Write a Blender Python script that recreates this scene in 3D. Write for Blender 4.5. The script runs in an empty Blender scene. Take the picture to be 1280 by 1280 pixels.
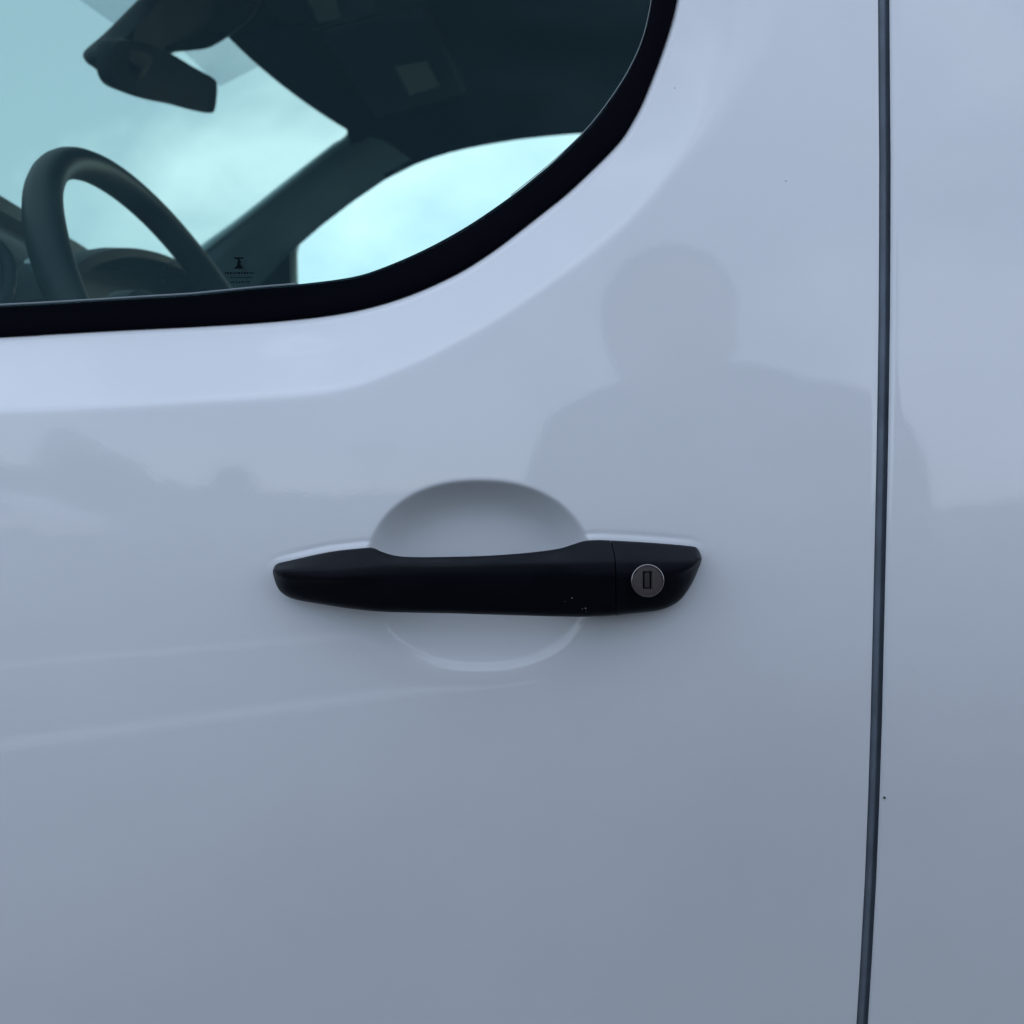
import bpy, bmesh, math, random
import numpy as np
from mathutils import Vector, Matrix

random.seed(4)
scene = bpy.context.scene
COL = scene.collection
R = math.radians

# ------------------------------------------------------------------ camera, sky, sun, exposure
CAMZ = 1.05
CD = 0.5            # lens to door skin, metres
F = 1250.0          # focal length in photo pixels
cam_d = bpy.data.cameras.new('camera')
cam = bpy.data.objects.new('camera', cam_d)
COL.objects.link(cam)
cam.location = (0, -CD, CAMZ)
cam.rotation_euler = (R(90), 0, 0)
cam_d.sensor_width = 36
cam_d.lens = 36 * F / 1280
cam_d.clip_start = 0.02
cam_d.clip_end = 5000
cam_d.dof.use_dof = True
cam_d.dof.focus_distance = 0.49
cam_d.dof.aperture_fstop = 13.0
scene.camera = cam

SUN_EL, SUN_AZ = R(20), R(35)       # azimuth from +Y (behind the van) towards +X
w = bpy.data.worlds.new("World")
scene.world = w
w.use_nodes = True
nt = w.node_tree
N, L = nt.nodes, nt.links
bg = N['Background']
sky = N.new('ShaderNodeTexSky')
sky.sky_type = 'NISHITA'
sky.sun_disc = False
sky.sun_elevation = SUN_EL
sky.sun_rotation = SUN_AZ
sky.air_density = 1.0
sky.dust_density = 0.6
sky.ozone_density = 2.0
tc = N.new('ShaderNodeTexCoord')
mp = N.new('ShaderNodeMapping')
mp.inputs['Scale'].default_value = (1.6, 3.2, 1.7)
mp.inputs['Rotation'].default_value = (0.3, -0.75, 0.5)
n1 = N.new('ShaderNodeTexNoise')
n1.inputs['Scale'].default_value = 1.9
n1.inputs['Detail'].default_value = 7
n1.inputs['Roughness'].default_value = 0.52
n1.inputs['Distortion'].default_value = 0.5
rp = N.new('ShaderNodeValToRGB')
rp.color_ramp.elements[0].position = 0.43
rp.color_ramp.elements[0].color = (0.40, 0.40, 0.40, 1)
rp.color_ramp.elements[1].position = 0.63
rp.color_ramp.elements[1].color = (0.95, 0.95, 0.95, 1)
mx = N.new('ShaderNodeMixRGB')
mx.inputs['Color2'].default_value = (7.8, 8.55, 10.3, 1)     # thin high cloud
L.new(tc.outputs['Generated'], mp.inputs['Vector'])
L.new(mp.outputs['Vector'], n1.inputs['Vector'])
L.new(n1.outputs['Fac'], rp.inputs['Fac'])
L.new(rp.outputs['Color'], mx.inputs['Fac'])
L.new(sky.outputs['Color'], mx.inputs['Color1'])
L.new(mx.outputs['Color'], bg.inputs['Color'])
bg.inputs['Strength'].default_value = 0.12

sun_d = bpy.data.lights.new('sun', 'SUN')
sun_d.energy = 0.5
sun_d.angle = R(14)
sun_d.color = (1.0, 0.93, 0.86)
sun = bpy.data.objects.new('sun', sun_d)
COL.objects.link(sun)
sun.location = (0, 0, 20)
sdir = Vector((math.sin(SUN_AZ) * math.cos(SUN_EL), math.cos(SUN_AZ) * math.cos(SUN_EL), math.sin(SUN_EL)))
sun.rotation_euler = sdir.to_track_quat('Z', 'Y').to_euler()

vs = scene.view_settings
vs.view_transform = 'Standard'
vs.look = 'None'
vs.exposure = 0.66
vs.gamma = 1.0
vs.use_curve_mapping = False
scene.render.resolution_x = scene.render.resolution_y = 1024
scene.cycles.max_bounces = 10
scene.cycles.transparent_max_bounces = 16


# ------------------------------------------------------------------ helpers
def P(u, v, y):
    """world point seen at photo pixel (u, v), y metres behind the door skin plane"""
    d = CD + y
    return ((u - 640) / F * d, y, CAMZ + (640 - v) / F * d)


def Pz(u, v, z):
    """the same at height z above the lens"""
    d = z * F / (640 - v)
    return ((u - 640) / F * d, d - CD, CAMZ + z)


def mesh(name, verts, faces, mat, parent=None, smooth=True, **props):
    me = bpy.data.meshes.new(name)
    me.from_pydata([tuple(map(float, p)) for p in verts], [], [tuple(f) for f in faces])
    me.update()
    if smooth:
        me.polygons.foreach_set('use_smooth', [True] * len(me.polygons))
    me.materials.append(mat)
    o = bpy.data.objects.new(name, me)
    COL.objects.link(o)
    o.parent = parent
    for k, v in props.items():
        o[k] = v
    return o


def from_bm(name, bm, mat, parent=None, smooth=True, **props):
    bmesh.ops.recalc_face_normals(bm, faces=bm.faces)
    me = bpy.data.meshes.new(name)
    bm.to_mesh(me)
    bm.free()
    if smooth:
        me.polygons.foreach_set('use_smooth', [True] * len(me.polygons))
        me.set_sharp_from_angle(angle=R(38))
    me.materials.append(mat)
    o = bpy.data.objects.new(name, me)
    COL.objects.link(o)
    o.parent = parent
    for k, v in props.items():
        o[k] = v
    return o


def empty(name, loc, **props):
    o = bpy.data.objects.new(name, None)
    o.location = loc
    o.empty_display_size = 0.2
    COL.objects.link(o)
    for k, v in props.items():
        o[k] = v
    return o


def loft(bm, loops, closed=True, cap0=True, cap1=True):
    vl = [[bm.verts.new(p) for p in lp] for lp in loops]
    n = len(vl[0])
    m = n if closed else n - 1
    for a, b in zip(vl[:-1], vl[1:]):
        for i in range(m):
            j = (i + 1) % n
            bm.faces.new((a[i], a[j], b[j], b[i]))
    if closed and cap0:
        bm.faces.new(list(reversed(vl[0])))
    if closed and cap1:
        bm.faces.new(vl[-1])
    return vl


def box(bm, lo, hi, bev=0.0):
    b = bmesh.new()
    bmesh.ops.create_cube(b, size=1)
    c = [(lo[i] + hi[i]) / 2 for i in range(3)]
    s = [hi[i] - lo[i] for i in range(3)]
    for q in b.verts:
        q.co = Vector((c[0] + q.co.x * s[0], c[1] + q.co.y * s[1], c[2] + q.co.z * s[2]))
    if bev:
        bmesh.ops.bevel(b, geom=b.edges[:], offset=bev, segments=3, profile=0.6, affect='EDGES')
    me = bpy.data.meshes.new('tmp')
    b.to_mesh(me)
    b.free()
    bm.from_mesh(me)
    bpy.data.meshes.remove(me)


def catmull(pts, per=8, closed=False):
    pts = [np.array(p, float) for p in pts]
    n = len(pts)
    out = []
    rng = range(n) if closed else range(n - 1)
    for i in rng:
        if closed:
            a, b, c, d = pts[i - 1], pts[i], pts[(i + 1) % n], pts[(i + 2) % n]
        else:
            a, b, c, d = pts[max(i - 1, 0)], pts[i], pts[i + 1], pts[min(i + 2, n - 1)]
        for k in range(per):
            t = k / per
            out.append(0.5 * (2 * b + (c - a) * t + (2 * a - 5 * b + 4 * c - d) * t * t + (3 * b - a - 3 * c + d) * t ** 3))
    if not closed:
        out.append(pts[-1])
    return np.array(out)


def tube(bm, pts, rad, n=14, closed=False, cap=True):
    pts = [Vector(p) for p in pts]
    m = len(pts)
    loops = []
    up = Vector((0.13, 0.21, 0.97))
    for i, p in enumerate(pts):
        if closed:
            t = pts[(i + 1) % m] - pts[i - 1]
        else:
            t = pts[min(i + 1, m - 1)] - pts[max(i - 1, 0)]
        t.normalize()
        a = t.cross(up)
        a.normalize()
        b = t.cross(a)
        r = rad[i] if hasattr(rad, '__len__') else rad
        loops.append([p + a * (r * math.cos(2 * math.pi * k / n)) + b * (r * math.sin(2 * math.pi * k / n)) for k in range(n)])
    if closed:
        loops.append(loops[0])
        loft(bm, loops, cap0=False, cap1=False)
        bmesh.ops.remove_doubles(bm, verts=bm.verts, dist=1e-6)
    else:
        loft(bm, loops, cap0=cap, cap1=cap)


def sd_poly(px, py, poly):
    """signed distance, positive inside a closed polygon"""
    poly = np.asarray(poly, float)
    A, B = poly, np.roll(poly, -1, 0)
    d2 = np.full(px.shape, 1e18)
    ins = np.zeros(px.shape, bool)
    for (ax, ay), (bx, by) in zip(A, B):
        ex, ey = bx - ax, by - ay
        wx, wy = px - ax, py - ay
        t = np.clip((wx * ex + wy * ey) / (ex * ex + ey * ey + 1e-12), 0, 1)
        d2 = np.minimum(d2, (wx - ex * t) ** 2 + (wy - ey * t) ** 2)
        c = ((ay > py) != (by > py)) & (px < ex * (py - ay) / (ey if ey else 1e-12) + ax)
        ins ^= c
    return np.where(ins, 1, -1) * np.sqrt(d2)


def sstep(a, b, x):
    t = np.clip((x - a) / (b - a), 0, 1)
    return t * t * (3 - 2 * t)


# ------------------------------------------------------------------ materials
def mat(name, col, rough=0.5, metal=0.0, spec=0.5, coat=0.0, coat_rough=0.03, bump=None, var=None, rvar=None, coat_ior=1.5):
    m = bpy.data.materials.new(name)
    m.use_nodes = True
    t = m.node_tree
    b = t.nodes['Principled BSDF']
    b.inputs['Base Color'].default_value = (*col, 1)
    b.inputs['Roughness'].default_value = rough
    b.inputs['Metallic'].default_value = metal
    b.inputs['Specular IOR Level'].default_value = spec
    b.inputs['Coat Weight'].default_value = coat
    b.inputs['Coat Roughness'].default_value = coat_rough
    b.inputs['Coat IOR'].default_value = coat_ior
    co = t.nodes.new('ShaderNodeTexCoord')
    if var:
        sc, amt = var[:2]
        n = t.nodes.new('ShaderNodeTexNoise')
        n.inputs['Scale'].default_value = sc
        n.inputs['Detail'].default_value = 6
        t.links.new(co.outputs['Object'], n.inputs['Vector'])
        r = t.nodes.new('ShaderNodeValToRGB')
        r.color_ramp.elements[0].position = 0.3
        r.color_ramp.elements[1].position = 0.7
        r.color_ramp.elements[0].color = tuple(c * (1 - amt) for c in col) + (1,)
        r.color_ramp.elements[1].color = tuple(min(1, c * (1 + amt)) for c in col) + (1,)
        t.links.new(n.outputs['Fac'], r.inputs['Fac'])
        t.links.new(r.outputs['Color'], b.inputs['Base Color'])
    if rvar:
        sc, lo, hi = rvar
        n = t.nodes.new('ShaderNodeTexNoise')
        n.inputs['Scale'].default_value = sc
        n.inputs['Detail'].default_value = 5
        t.links.new(co.outputs['Object'], n.inputs['Vector'])
        r = t.nodes.new('ShaderNodeMapRange')
        r.inputs['From Min'].default_value = 0.3
        r.inputs['From Max'].default_value = 0.7
        r.inputs['To Min'].default_value = lo
        r.inputs['To Max'].default_value = hi
        t.links.new(n.outputs['Fac'], r.inputs['Value'])
        t.links.new(r.outputs['Result'], b.inputs['Roughness'])
    if bump:
        sc, st, dist = bump
        n = t.nodes.new('ShaderNodeTexNoise')
        n.inputs['Scale'].default_value = sc
        n.inputs['Detail'].default_value = 3
        t.links.new(co.outputs['Object'], n.inputs['Vector'])
        q = t.nodes.new('ShaderNodeBump')
        q.inputs['Strength'].default_value = st
        q.inputs['Distance'].default_value = dist
        t.links.new(n.outputs['Fac'], q.inputs['Height'])
        t.links.new(q.outputs['Normal'], b.inputs['Normal'])
        if coat:
            t.links.new(q.outputs['Normal'], b.inputs['Coat Normal'])
    return m


def paint_mat():
    """white solid paint under a clear coat: faint orange peel, film of dust, tiny specks"""
    m = mat('white_paint', (0.74, 0.755, 0.775), rough=0.6, spec=0.0, coat=1.0, coat_rough=0.02, bump=(420, 0.035, 0.0005))
    t = m.node_tree
    b = t.nodes['Principled BSDF']
    co = t.nodes.new('ShaderNodeTexCoord')
    # dust film
    n = t.nodes.new('ShaderNodeTexNoise')
    n.inputs['Scale'].default_value = 5.0
    n.inputs['Detail'].default_value = 9
    n.inputs['Roughness'].default_value = 0.65
    t.links.new(co.outputs['Object'], n.inputs['Vector'])
    r = t.nodes.new('ShaderNodeValToRGB')
    r.color_ramp.elements[0].position = 0.35
    r.color_ramp.elements[1].position = 0.7
    r.color_ramp.elements[0].color = (0.685, 0.715, 0.74, 1)
    r.color_ramp.elements[1].color = (0.725, 0.755, 0.785, 1)
    t.links.new(n.outputs['Fac'], r.inputs['Fac'])
    # specks of dirt
    vo = t.nodes.new('ShaderNodeTexVoronoi')
    vo.inputs['Scale'].default_value = 34
    t.links.new(co.outputs['Object'], vo.inputs['Vector'])
    lt = t.nodes.new('ShaderNodeMath')
    lt.operation = 'LESS_THAN'
    lt.inputs[1].default_value = 0.018
    t.links.new(vo.outputs['Distance'], lt.inputs[0])
    wn = t.nodes.new('ShaderNodeSeparateColor')
    t.links.new(vo.outputs['Color'], wn.inputs['Color'])
    g = t.nodes.new('ShaderNodeMath')
    g.operation = 'GREATER_THAN'
    g.inputs[1].default_value = 0.62
    t.links.new(wn.outputs['Red'], g.inputs[0])
    mu = t.nodes.new('ShaderNodeMath')
    mu.operation = 'MULTIPLY'
    t.links.new(lt.outputs[0], mu.inputs[0])
    t.links.new(g.outputs[0], mu.inputs[1])
    m2 = t.nodes.new('ShaderNodeMath')
    m2.operation = 'MULTIPLY'
    m2.inputs[1].default_value = 0.55
    t.links.new(mu.outputs[0], m2.inputs[0])
    mix = t.nodes.new('ShaderNodeMixRGB')
    mix.inputs['Color2'].default_value = (0.22, 0.21, 0.20, 1)
    t.links.new(m2.outputs[0], mix.inputs['Fac'])
    t.links.new(r.outputs['Color'], mix.inputs['Color1'])
    t.links.new(mix.outputs['Color'], b.inputs['Base Color'])
    # coat roughness variation
    r2 = t.nodes.new('ShaderNodeMapRange')
    r2.inputs['From Min'].default_value = 0.35
    r2.inputs['From Max'].default_value = 0.7
    r2.inputs['To Min'].default_value = 0.018
    r2.inputs['To Max'].default_value = 0.035
    t.links.new(n.outputs['Fac'], r2.inputs['Value'])
    t.links.new(r2.outputs['Result'], b.inputs['Coat Roughness'])
    return m


def glass_mat(name, tint, ior=1.22):
    m = bpy.data.materials.new(name)
    m.use_nodes = True
    t = m.node_tree
    t.nodes.remove(t.nodes['Principled BSDF'])
    out = t.nodes['Material Output']
    tr = t.nodes.new('ShaderNodeBsdfTransparent')
    tr.inputs['Color'].default_value = (*tint, 1)
    gl = t.nodes.new('ShaderNodeBsdfGlossy')
    gl.inputs['Roughness'].default_value = 0.0
    gl.inputs['Color'].default_value = (0.5, 0.9, 1.0, 1)
    fr = t.nodes.new('ShaderNodeFresnel')
    fr.inputs['IOR'].default_value = ior
    mxs = t.nodes.new('ShaderNodeMixShader')
    ge = t.nodes.new('ShaderNodeNewGeometry')
    mr = t.nodes.new('ShaderNodeMapRange')       # the same pane seen from its back face
    mr.inputs['To Min'].default_value = ior
    mr.inputs['To Max'].default_value = 1 / ior
    t.links.new(ge.outputs['Backfacing'], mr.inputs['Value'])
    t.links.new(mr.outputs['Result'], fr.inputs['IOR'])
    t.links.new(fr.outputs[0], mxs.inputs[0])
    t.links.new(tr.outputs[0], mxs.inputs[1])
    t.links.new(gl.outputs[0], mxs.inputs[2])
    t.links.new(mxs.outputs[0], out.inputs['Surface'])
    return m


M_PAINT = paint_mat()
M_PAINT_IN = mat('inner_paint', (0.5, 0.51, 0.52), rough=0.6)
M_RUBBER = mat('black_rubber', (0.0016, 0.0018, 0.0045), rough=0.6, spec=0.03)
M_GAP = mat('gap_rubber', (0.14, 0.17, 0.205), rough=0.8, spec=0.2, var=(60, 0.15))
M_HANDLE = mat('black_grained_plastic', (0.0004, 0.0018, 0.0050), rough=0.42, spec=0.18, bump=(1500, 0.10, 0.0003), rvar=(40, 0.46, 0.6))
M_TRIM = mat('dark_cabin_plastic', (0.009, 0.015, 0.021), rough=0.6, spec=0.2, var=(9, 0.12))
M_LEATHER = mat('wheel_leather', (0.010, 0.015, 0.020), rough=0.5, spec=0.25, bump=(300, 0.03, 0.0004))
M_HEAD = mat('headliner_cloth', (0.006, 0.018, 0.042), rough=0.95, spec=0.05, var=(6, 0.12))
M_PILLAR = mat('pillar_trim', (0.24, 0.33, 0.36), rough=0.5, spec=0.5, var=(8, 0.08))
M_VISOR = mat('visor_cloth', (0.045, 0.075, 0.095), rough=0.9, spec=0.1)
M_LABEL = mat('visor_label', (0.42, 0.47, 0.40), rough=0.6)
M_MIRRORB = mat('mirror_shell', (0.008, 0.010, 0.014), rough=0.6, spec=0.15)
M_CHROME = mat('satin_chrome', (0.40, 0.37, 0.37), rough=0.3, metal=1)
M_LOCK = mat('lock_face', (0.060, 0.048, 0.050), rough=0.45, metal=0.2, bump=(1400, 0.15, 0.0002), var=(300, 0.1))
M_SLOT = mat('key_slot', (0.03, 0.026, 0.028), rough=0.5, metal=0.3)
M_GLASS = glass_mat('tinted_glass', (0.835, 0.92, 0.89))
M_WS = glass_mat('windscreen_glass', (0.765, 0.84, 0.80))
M_FRIT = mat('window_print', (0.004, 0.008, 0.010), rough=0.9, spec=0.0)
M_TICK = mat('dial_marks', (0.55, 0.68, 0.68), rough=0.6)
M_GLINT = mat('edge_glint', (0.22, 0.25, 0.27), rough=0.35)  # grey standing in for the reflection on the pane's edge

# ------------------------------------------------------------------ the ground and what lies behind the photographer
asph = mat('asphalt', (0.042, 0.042, 0.042), rough=0.9, bump=(180, 0.5, 0.004), var=(1.3, 0.25))
mesh('ground', [(-2500, -2500, 0), (2500, -2500, 0), (2500, 2500, 0), (-2500, 2500, 0)], [(0, 1, 2, 3)], asph, smooth=False, kind='structure')
line_m = mat('road_paint', (0.72, 0.72, 0.70), rough=0.7, var=(7, 0.15))
for xa, ya_, xb, yb_ in [(-2.4, -0.95, 0.3, -2.75), (-3.4, -1.75, 0.4, -4.2)]:
    mesh('painted_line', [(xa, ya_, 0.004), (xb, yb_, 0.004), (xb + 0.06, yb_ + 0.11, 0.004), (xa + 0.06, ya_ + 0.11, 0.004)],
         [(0, 1, 2, 3)], line_m, smooth=False, kind='structure')
grass = mat('dry_grass', (0.07, 0.085, 0.04), rough=1, var=(0.4, 0.3))
mesh('grass_verge', [(-300, -300, 0.004), (300, -300, 0.004), (300, -30, 0.004), (-300, -26, 0.004)], [(0, 1, 2, 3)], grass, smooth=False, kind='structure')

# ridge of hills all the way round, higher behind the photographer's right hand side
hv, hf = [], []
NH = 520
for i in range(NH):
    a = 2 * math.pi * i / NH
    dx, dy = math.cos(a), math.sin(a)
    hgt = 6 + 4 * math.sin(a * 3 + 1) + 2.5 * math.sin(a * 11) + 1.2 * math.sin(a * 29 + 2)
    da = (a - R(238)) / R(17)
    hgt += 26 * math.exp(-da * da)
    hgt += random.uniform(-2.2, 2.2) + 1.5 * math.sin(a * 47)
    if dy > 0:
        hgt *= 0.6
    for rr, hh in ((430, -0.5), (470, hgt * 0.55), (520, hgt * 0.9), (600, hgt), (760, -0.5)):
        hv.append((dx * rr, dy * rr, hh + (random.uniform(-.7, .7) if hh > 0 else 0)))
for i in range(NH):
    for k in range(4):
        a, b = i * 5 + k, ((i + 1) % NH) * 5 + k
        hf.append((a, b, b + 1, a + 1))
mesh('hills', hv, hf, mat('hill_woods', (0.045, 0.06, 0.04), rough=1, var=(0.05, 0.4)), kind='structure')

# ------------------------------------------------------------------ THE VAN
van = empty('van', (0, 0.85, 0), label='white van seen close up at its driver door with black handle and curved window', category='van')
VL = Vector((0, 0.85, 0))


def adopt(o, parent=None):
    """parent under the van keeping world coordinates"""
    p = parent or van
    o.parent = p
    o.matrix_parent_inverse = Matrix.Identity(4)
    if p is van:
        o.matrix_parent_inverse = Matrix.Translation(-VL)
    return o


# outlines, in photo pixels on the door skin
SEAL_OUT = [(0, 421.5), (60, 418), (150, 413), (250, 408), (330, 403), (400, 396), (456, 386), (512, 369), (569, 343.5), (612, 317), (647, 291), (680, 265),
            (711, 240), (749, 204), (767, 185.5), (781, 168.5), (800, 135), (813, 104), (823, 78), (832, 52), (840, 26), (846, 0), (854, -50), (862, -120), (868, -220), (872, -400), (872, -700),
            (864, -800), (838, -850), (790, -872), (400, -880), (100, -870), (-60, -830), (-200, -765),
            (-1350, -150), (-1480, -60), (-1560, 60), (-1590, 200), (-1580, 330), (-1530, 420), (-1450, 470), (-1350, 488), (-900, 466), (-400, 441)]
SEAL_IN = [(0, 381.5), (60, 378.5), (150, 373), (240, 367.5), (319, 359.5), (375, 355), (437, 347), (475, 336), (531, 312), (587, 281), (640, 244.5),
           (668, 222), (692, 202), (734, 161.5), (752, 141), (767, 119), (780, 100), (790, 81), (800, 59), (806, 42), (813, 15), (817, -10), (826, -60), (834, -120), (840, -220), (844, -400), (844, -690),
           (838, -780), (818, -822), (780, -842), (400, -850), (110, -840), (-40, -802), (-180, -738),
           (-1330, -120), (-1450, -34), (-1528, 75), (-1556, 200), (-1547, 320), (-1505, 395), (-1440, 436), (-1350, 450), (-900, 428), (-400, 402)]
CREASE = [(0, 515.5), (60, 513), (120, 510), (180, 507), (240, 503), (300, 500), (360, 496), (400, 492), (430, 486.5), (460, 478), (500, 462), (540, 444), (580, 423), (620, 400), (660, 374), (700, 346),
          (740, 316), (780, 281), (815, 244), (845, 206), (872, 165), (895, 120), (912, 72), (924, 20), (934, -40), (944, -120), (950, -220), (954, -400), (954, -700),
          (944, -830), (900, -900), (830, -935), (400, -945), (100, -935), (-80, -890), (-230, -825),
          (-1390, -215), (-1540, -110), (-1640, 40), (-1675, 200), (-1665, 370), (-1600, 480), (-1500, 545), (-1350, 570), (-900, 555), (-400, 532)]
HT = [(341, 713), (346, 705), (363, 700.5), (411, 690), (455, 685), (467, 685), (477, 689.5), (494, 694.5), (518, 696.3), (561, 696), (610, 694.5), (658, 691), (697, 686), (716, 680.5),
      (729, 676.4), (743, 675), (762, 675.4), (813, 678.3), (862, 682.5), (872, 686), (877, 696)]
HB = [(341, 717), (346, 732.6), (353, 741.5), (368, 749), (406, 756), (445, 761.6), (484, 765), (571, 767), (658, 769.6), (726, 771), (765, 769), (804, 765.5), (830, 761),
      (850, 750), (864, 731), (874, 709), (877, 700)]
H_OUTLINE = HT + HB[::-1]


def crv(pts, per=6):
    return catmull(pts, per, closed=True)


SEAL_OUT_S, SEAL_IN_S, CREASE_S = crv(SEAL_OUT, 4), crv(SEAL_IN, 4), crv(CREASE, 4)


def base_depth(u, v):
    """bulge of the body side: nearly flat above, tucking under below"""
    z = (640 - v) * 0.0004
    x = (u - 640) * 0.0004
    up = np.where(z > 0, z * z / (2 * 3.0), 0)
    zl = np.clip(-z, 0, None)
    lo = np.where(zl < 0.36, zl * zl / (2 * 0.78), 0.36 ** 2 / 1.56 + (zl - 0.36) * 0.03)
    return up + lo + x * x / (2 * 16.0)


def softplus(x, k):
    q = x / k
    return k * np.where(q > 30, q, np.log1p(np.exp(np.clip(q, -60, 30))))


def door_depth(u, v):
    y = base_depth(u, v)
    dc = sd_poly(u, v, CREASE_S)
    k = 2.2 + 22 * sstep(230, -20, v) * sstep(600, 760, u)
    slope = 0.60 * (1 - 0.45 * sstep(260, -60, v) * sstep(600, 760, u))
    y = y + 0.0004 * slope * softplus(dc, k)
    do = -sd_poly(u, v, SEAL_OUT_S)
    y = y + 0.0004 * 1.5 * softplus(5.0 - do, 1.1)
    # finger bowl behind the handle
    q = ((np.abs(u - 599) / 141) ** 2.25 + (np.abs(v - 720) / (118 - 5 * sstep(700, 770, v))) ** 2.25) ** (1 / 2.25)
    g = 1 - np.clip(q, 0, 3) ** (6.5 - 4.6 * sstep(680, 760, v))
    # softened lip
    kk = 0.05 + 0.05 * sstep(690, 790, v)
    y = y + (0.0215 - 0.002 * sstep(700, 780, v)) * softplus(g, kk)
    # raised seat that the two ends of the handle sit on
    dh = -sd_poly(u, v, np.array(H_OUTLINE))
    endm = 1 - np.clip(softplus(g + 0.03, 0.02) / 0.05, 0, 1)
    low = sstep(770, 700, v)
    tip = sstep(0, 46, np.minimum(u - 335, 884 - u))
    plate = (1 - sstep(1.5, 8.0, dh)) * endm * (0.3 + 0.7 * low * tip)
    y = y - 0.0003 * plate
    y = y + 0.0003 * np.exp(-((dh - 8.5) / 2.8) ** 2) * endm * (0.25 + 0.75 * low * tip)
    # shallow press-work dent under the window
    y = y + 0.0004 * 1.3 * np.exp(-((u - 385) / 38) ** 2 - ((v - 444) / 15) ** 2) * 1.2
    return y


def gap_l(v):
    return np.interp(v, [-1100, -400, 0, 120, 200, 300, 400, 500, 600, 700, 800, 900, 1000, 1100, 1200, 1280, 1600, 2300],
                     [1076, 1090, 1097.5, 1098.3, 1099, 1098.8, 1098.2, 1096.8, 1095, 1092.8, 1090.5, 1088.2, 1085, 1081, 1075.5, 1070.5, 1046, 985])


def gap_r(v):
    return gap_l(v) + 14.3


def steps(lo, hi, f0, f1, fine, coarse=26.0):
    s = [f0]
    while s[-1] < f1:
        s.append(s[-1] + fine)
    st = fine
    a = list(s)
    while a[-1] < hi:
        st = min(st * 1.18, coarse)
        a.append(a[-1] + st)
    a[-1] = hi
    st = fine
    b = [f0]
    while b[-1] > lo:
        st = min(st * 1.18, coarse)
        b.append(b[-1] - st)
    b[-1] = lo
    return np.array(b[::-1][:-1] + a)


def frame_line(u):
    """upper/front limit of the door frame"""
    return np.interp(u, [-1950, -1700, -1400, -230, -60, 100, 400, 1200], [560, 40, -250, -850, -925, -975, -985, -985])


def grid_mesh(name, U, V, Y, keep, m, flip=False):
    nu, nv = U.shape
    D = CD + Y
    X = (U - 640) / F * D
    Z = CAMZ + (640 - V) / F * D
    verts = np.stack([X, Y, Z], -1).reshape(-1, 3)
    idx = np.arange(nu * nv).reshape(nu, nv)
    quads = np.stack([idx[:-1, :-1], idx[1:, :-1], idx[1:, 1:], idx[:-1, 1:]], -1).reshape(-1, 4)
    kf = keep.reshape(-1)
    quads = quads[kf]
    if flip:
        quads = quads[:, ::-1]
    used = np.unique(quads)
    re = np.full(nu * nv, -1)
    re[used] = np.arange(len(used))
    quads = re[quads]
    verts = verts[used]
    me = bpy.data.meshes.new(name)
    me.vertices.add(len(verts))
    me.vertices.foreach_set('co', verts.astype(np.float32).ravel())
    me.loops.add(len(quads) * 4)
    me.loops.foreach_set('vertex_index', quads.astype(np.int32).ravel())
    me.polygons.add(len(quads))
    me.polygons.foreach_set('loop_start', np.arange(0, len(quads) * 4, 4, dtype=np.int32))
    me.polygons.foreach_set('loop_total', np.full(len(quads), 4, dtype=np.int32))
    me.polygons.foreach_set('use_smooth', np.ones(len(quads), bool))
    me.update(calc_edges=True)
    me.validate()
    me.materials.append(m)
    o = bpy.data.objects.new(name, me)
    COL.objects.link(o)
    return o


# --- driver door skin
s = steps(-1900, 1098, 0, 1098, 2.2)
s = s[s <= 1086]
s = np.concatenate([s, [1088, 1090, 1092, 1093.5, 1095, 1096, 1096.8, 1097.4, 1098, 1098.001]])
vv = steps(-985, 2300, -10, 1290, 2.2)
S, V = np.meshgrid(s, vv, indexing='ij')
gl = gap_l(V)
Wt = sstep(700, 1098, S)
U = S + (gl - 1098) * Wt
V = np.maximum(V, frame_line(U))
Y = door_depth(U, V)
edge = 1098 - S
Y = Y + 0.0004 * 0.8 * softplus(3.0 - edge, 0.8)
Y[-1, :] += 0.014                                      # folded edge running into the gap
cu, cv = (U[:-1, :-1] + U[1:, 1:]) / 2, (V[:-1, :-1] + V[1:, 1:]) / 2
keep = sd_poly(cu, cv, SEAL_IN_S) < -9
keep &= (np.abs(V[:-1, 1:] - V[:-1, :-1]) > 1e-6) | (np.abs(V[1:, 1:] - V[1:, :-1]) > 1e-6)
door = adopt(grid_mesh('driver_door', U, V, Y, keep, M_PAINT, flip=True))

# --- panel behind the door gap
s = steps(1112, 5600, 1112, 1290, 3.0, 60)
s = np.concatenate([[1111.5, 1111.501, 1111.9, 1112.6, 1113.4, 1114.4, 1115.6, 1117, 1119], s[s > 1121]])
vv = steps(-1150, 2500, -10, 1290, 5.0)
S, V = np.meshgrid(s, vv, indexing='ij')
U = S + (gap_r(V) - 1111.5) * sstep(1700, 1111, S)
Y = base_depth(U, V) + 0.0004 * 1.1 * softplus(5.0 - (S - 1111.5), 1.6) + 0.0003
Y = np.minimum(Y, 0.19)
Y[0, :] += 0.016
# the broad swage that runs down the panel
Y = Y + 0.0030 * sstep(0, 700, (V - 600) + (U - 1111) * 0.55) * sstep(1130, 1500, U)
side = adopt(grid_mesh('side_panel', U, V, Y, np.ones((S.shape[0] - 1, S.shape[1] - 1), bool), M_PAINT, flip=True))

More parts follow.
